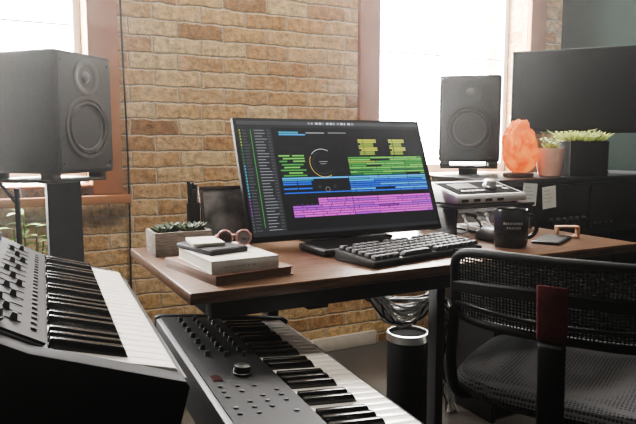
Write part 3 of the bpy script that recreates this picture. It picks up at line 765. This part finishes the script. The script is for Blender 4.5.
o_ = [(-.032, .0), (.032, .0), (.032, .034), (-.032, .034)]; i_ = [(-.025, .006), (.025, .006), (.025, .028), (-.025, .028)]
mb = MB(); vs = [(x, y, z) for y in (-.012, .012) for (x, z) in o_+i_]
fs = []
for k in range(4):
    n_ = (k+1) % 4
    fs += [(k, n_, 4+n_, 4+k), (8+k, 12+k, 12+n_, 8+n_), (k, 8+k, 8+n_, n_), (4+k, 4+n_, 12+n_, 12+k)]
mb.add(vs, fs).build('band', M['tan'], tr, bevel=.003)
# ------------------------------------------------------------------ books
b1 = thing('book', 'large brown book at the bottom of the stack on the desk corner', 'book', (.415, 1.205, DZ), R_(9), 'books stacked at the left of the desk')
mb = MB(); mb.box(-.086, .086, -.118, .118, 0, .003); mb.box(-.086, .086, -.118, .118, .015, .018); mb.box(-.086, -.083, -.118, .118, .003, .015); mb.build('cover', M['brownbook'], b1, bevel=.001)
MB().box(-.0828, .083, -.114, .114, .0031, .0149).build('pages', M['oldpaper'], b1)
def scribble(name, x0, x1, y, z0, z1, parent, mt, seed):
    rr = random.Random(seed); m = MB(); x = x0
    while x < x1:
        w = rr.uniform(.0012, .003)
        m.quad((x, y, z0), (x+w, y, z0), (x+w, y, z1), (x, y, z1)); x += w+rr.choice((.001, .001, .004))
    m.build(name, mt, parent, recalc=False)
BK = .025; B2Z = DZ+.0182
b2 = thing('book', 'thick white book in the middle of the stack', 'book', (.410, 1.195, B2Z), R_(3), 'books stacked at the left of the desk')
mb = MB(); mb.box(-.07, .07, -.10, .10, 0, .0025); mb.box(-.07, .07, -.10, .10, BK-.0025, BK); mb.box(-.07, .07, -.10, -.0975, .0025, BK-.0025); mb.build('cover', M['cover'], b2, bevel=.0008)
MB().box(-.068, .068, -.0973, .097, .0026, BK-.0026).build('pages', M['paper'], b2)
scribble('spine_lettering', -.045, .02, -.1003, .010, .0135, b2, M['spine'], 4)
B3Z = B2Z+BK+.0002
b3 = thing('notebook', 'small black notebook on the thick white book', 'notebook', (.388, 1.222, B3Z), R_(14), 'books stacked at the left of the desk')
MB().box(-.044, .044, -.068, .068, 0, .010).build('cover', M['navy'], b3, bevel=.002)
MB().box(-.0405, .0405, -.0645, .0645, .0101, .0112).build('top_cover', M['matte'], b3)
b4 = thing('notepad', 'small pale notepad lying on the black notebook', 'notepad', (.378, 1.236, B3Z+.0114), R_(-6), 'books stacked at the left of the desk')
MB().box(-.032, .032, -.046, .046, 0, .006).build('pages', M['paper'], b4, bevel=.0008)
MB().box(-.032, .032, -.046, .046, .0061, .0072).build('cover', M['cover'], b4)
q = atz(228, 246, DZ+.044)
gl = thing('eyeglasses', 'rose framed glasses standing on the stacked books', 'glasses', (q.x+.013, q.y-.004, B3Z), R_(-12))
def rim(cx):
    return [(cx+.0155*math.cos(w), 0, .018+.016*math.sin(w)) for w in [2*math.pi*i/28 for i in range(30)]]
for cx in (-.020, .020):
    m = MB(); m.tube(rim(cx), .0022, 8, cap=False); m.build('rim', M['rose'], gl)
    MB().lathe([(.001, 0), (.0145, 0.0005)], 28, Matrix.Translation((cx, 0, .018)) @ FRONT, cap=False).build('lens', M['lens'], gl)
MB().tube(smoothpts([(-.006, 0, .022), (0, -.002, .025), (.006, 0, .022)]), .002, 8).build('bridge', M['rose'], gl)
for s_ in (-1, 1): MB().tube(smoothpts([(s_*.036, 0, .024), (s_*.038, .012, .022), (s_*.034, .035, .012), (s_*.028, .045, .003)]), .0016, 8).build('temple', M['rose'], gl)

# planter box with succulents
pl = thing('planter', 'low weathered wooden box planter of dark succulents at the left desk end', 'plant', (.385, 1.47, DZ), R_(0))
a, b, h = .068, .05, .055
mb = MB(); mb.box(-a, a, -b, -b+.008, 0, h); mb.box(-a, a, b-.008, b, 0, h); mb.box(-a, -a+.008, -b+.008, b-.008, 0, h); mb.box(a-.008, a, -b+.008, b-.008, 0, h); mb.box(-a+.008, a-.008, -b+.008, b-.008, 0, .008)
mb.build('box', M['concrete'], pl, bevel=.001)
MB().box(-a+.0082, a-.0082, -b+.0082, b-.0082, .035, .046).build('soil', M['soil'], pl)
for (x, y, l) in ((-.042, -.015, .034), (-.01, .012, .038), (.02, -.018, .034), (.045, .01, .036), (-.03, .028, .03)):
    mb = MB(); rosette(mb, (x, y, .046), 7, l, .007, .55, 3); mb.build('rosette', M['succ'], pl)

# picture frame
pf = thing('picture_frame', 'small dark picture frame leaning behind the lit screen', 'picture frame', (.528, 1.512, DZ), R_(-4))
LP = Matrix.Rotation(R_(-18), 4, 'X')
mb = MB(); mb.M = LP; w_, h_, t_ = .066, .158, .009
mb.box(-w_, w_, 0, .012, 0, t_); mb.box(-w_, w_, 0, .012, h_-t_, h_); mb.box(-w_, -w_+t_, 0, .012, t_, h_-t_); mb.box(w_-t_, w_, 0, .012, t_, h_-t_); mb.build('frame', M['edgewood'], pf, bevel=.001)
mb = MB(); mb.M = LP; mb.box(-w_+t_, w_-t_, .004, .008, t_, h_-t_); mb.build('print', M['photo'], pf)
# pen cup
pc = thing('pen_cup', 'little black cup of pens between the box planter and the picture frame', 'pen cup', (.446, 1.552, DZ))
MB().lathe([(.015, 0), (.0165, .002), (.0175, .11), (.0155, .11), (.0145, .004), (.001, .003)], 24, cap=False).build('cup', M['black'], pc)
for k, (dx, dy, l) in enumerate(((-.008, .004, .165), (.007, .005, .155), (.000, -.009, .145), (.002, .009, .16))):
    MB().tube([(dx*.3, dy*.3, .006), (dx*.9, dy*.9, l*.6), (dx*1.2, dy*1.2, l)], [.005, .0055, .005], 10).build('pen', M['black'], pc)

# ------------------------------------------------------------------ bin
tc_ = thing('waste_bin', 'slim black cylindrical bin with a silver rim behind the desk', 'bin', (1.235, 1.70, 0))
MB().lathe([(.066, 0), (.070, .006), (.071, .338)], 40, cap=True).build('body', M['deep'], tc_)
MB().lathe([(.071, .3382), (.0735, .340), (.0735, .366), (.071, .367), (.066, .367), (.066, .36)], 40, cap=False).build('rim', M['chrome'], tc_)
MB().lathe([(.0657, .352), (.0657, .356), (.001, .3565)], 40).build('lid', M['dull'], tc_)

# ------------------------------------------------------------------ cables under the desk
cp = [aty(366, 274, 1.50), aty(374, 294, 1.53), aty(392, 312, 1.545), aty(414, 312, 1.55), aty(436, 298, 1.545), aty(449, 318, 1.55), aty(447, 366, 1.62), aty(449, 392, 1.74), atz(452, 410, .012)]
cp[0].z = min(cp[0].z, .655)
c0 = Vector((cp[0].x, cp[0].y, 0))
cbn = thing('cable_bundle', 'bundle of grey, black and white cables looping below the desk to the carpet', 'cables', c0)
for k in range(24):
    rr = random.Random(k+3); sag = rr.uniform(-.05, .045)
    off = [Vector((rr.uniform(-.024, .024), rr.uniform(-.012, .012), (sag if i in (2, 3) else rr.uniform(-.02, .02)) if 0 < i < 7 else 0)) for i in range(9)]
    P_ = [b_+o2-c0 for b_, o2 in zip(cp, off)]
    P_[-1].z = .006+.002*(k % 3)
    m = MB(); m.tube(smoothpts(P_), .0036, 7)
    m.build('cable', M[['cable', 'cablew', 'cableb', 'cablew', 'cableb', 'cablew', 'cable', 'cablew'][k % 8]], cbn)
tq = (cp[5]-c0); tw_ = (cp[6]-cp[5]).normalized()
MB().tube([tq, tq+tw_*.02], .030, 16).build('cable_tie', M['cableb'], cbn)
m = MB(); m.tube(smoothpts([(.90, 1.47, .66), (.875, 1.52, .6), (.885, 1.53, .575), (.915, 1.48, .58), (.93, 1.43, .66)]), .0035, 8)
tag(m.build('cable', M['cableb']), 'single black cable looping below the desk left of the cable bundle', 'cable')
m = MB(); m.tube(smoothpts([(.465, WY-.036, 2.6), (.462, WY-.036, 1.6), (.475, WY-.02, .9), (.47, WY-.012, .3), (.47, WY-.03, .01)]), .004, 8)
tag(m.build('hanging_cord', M['cableb']), 'thin black cord hanging down the brick beside the left window', 'cord')

# ------------------------------------------------------------------ plant and tripod by the left window
q = aty(26, 200, 2.43)
fp = thing('potted_plant', 'leafy green plant in a clay pot below the left window', 'plant', (q.x, 2.43, 0))
MB().lathe([(.05, 0), (.055, .004), (.072, .2), (.075, .2), (.075, .23), (.068, .23), (.066, .2)], 32, cap=False).build('pot', M['terra'], fp)
MB().lathe([(.001, .2), (.0665, .2)], 24, cap=False).build('soil', M['soil'], fp)
mb = MB(); lv = MB()
for k in range(7):
    a_ = 2*math.pi*k/7; top = Vector((math.cos(a_)*.05, math.sin(a_)*.03, .66+.05*(k % 3)))
    mb.tube(smoothpts([(math.cos(a_)*.02, math.sin(a_)*.02, .19), (math.cos(a_)*.03, math.sin(a_)*.025, .42), top]), .003, 6)
    for j in range(6):
        b2_ = a_+random.uniform(-1.2, 1.2); broad(lv, top-Vector((0, 0, .04*j)), (math.cos(b2_), math.sin(b2_)*.5, .5), random.uniform(.06, .085), .02, .5)
mb.build('stems', M['stem'], fp); lv.build('leaves', M['leafy'], fp, recalc=False)
q = aty(20, 250, 1.72)
ts = thing('microphone_stand', 'slim black microphone stand beside the left speaker column', 'stand', (q.x, 1.72, 0))
MB().tube([(0, 0, .25), (0, 0, .90)], .007, 10).build('pole', M['steel'], ts)
for k in range(3):
    a_ = R_(120*k+70); MB().tube([(0, 0, .3), (math.cos(a_)*.11, math.sin(a_)*.11, .006)], .006, 8).build('leg', M['steel'], ts)
MB().tube([(0, 0, .86), (-.05, .02, .93), (-.12, .05, 1.0)], .005, 8).build('boom', M['steel'], ts)

# ------------------------------------------------------------------ lights
def area(name, loc, rot, sx, sy, e, col):
    l = bpy.data.lights.new(name, 'AREA'); l.shape = 'RECTANGLE'; l.size = sx; l.size_y = sy; l.energy = e; l.color = col
    o = bpy.data.objects.new(name, l); C.objects.link(o); o.location = loc; o.rotation_euler = rot; o.visible_camera = True
    return o
area('sky_light', (-.15, 3.3, 1.75), (R_(-90), 0, 0), 1.7, 2.9, 1250, (1, .985, .96))
area('sky_light', (2.65, 3.3, 1.75), (R_(-90), 0, 0), 2.7, 2.9, 1750, (1, .985, .96))
area('wall_fill', (1.10, 1.15, 3.0), (R_(41), 0, 0), 1.4, .6, 58, (1, .93, .83))  # added overhead fill tilted at the brick wall, not a fixture of the room
area('room_fill', (1.0, -1.2, 2.7), (R_(42), 0, R_(-8)), 2.4, 1.6, 7, (1, .95, .9))  # added soft fill from behind the camera, no actual lamp there
w = bpy.data.worlds.new('World'); bpy.context.scene.world = w; w.use_nodes = True
bg = w.node_tree.nodes['Background']; bg.inputs[0].default_value = (.92, .96, 1, 1); bg.inputs[1].default_value = .6
vs_ = w.node_tree.nodes.new('ShaderNodeVolumeScatter'); vs_.inputs['Density'].default_value = .0070; vs_.inputs['Anisotropy'].default_value = .82
vs_.inputs['Color'].default_value = (1, .99, .97, 1)
w.node_tree.links.new(vs_.outputs[0], w.node_tree.nodes['World Output'].inputs['Volume'])
try: bpy.context.scene.view_settings.look = 'AgX - Medium High Contrast'
except Exception: pass

# ------------------------------------------------------------------ camera
cam = bpy.data.cameras.new('camera'); co = bpy.data.objects.new('camera', cam); C.objects.link(co)
co.location = EYE; co.rotation_euler = (R_(90)-TH, 0, -YAW); cam.sensor_width = 36; cam.lens = 36*FPX/636; cam.clip_start = .02
bpy.context.scene.camera = co
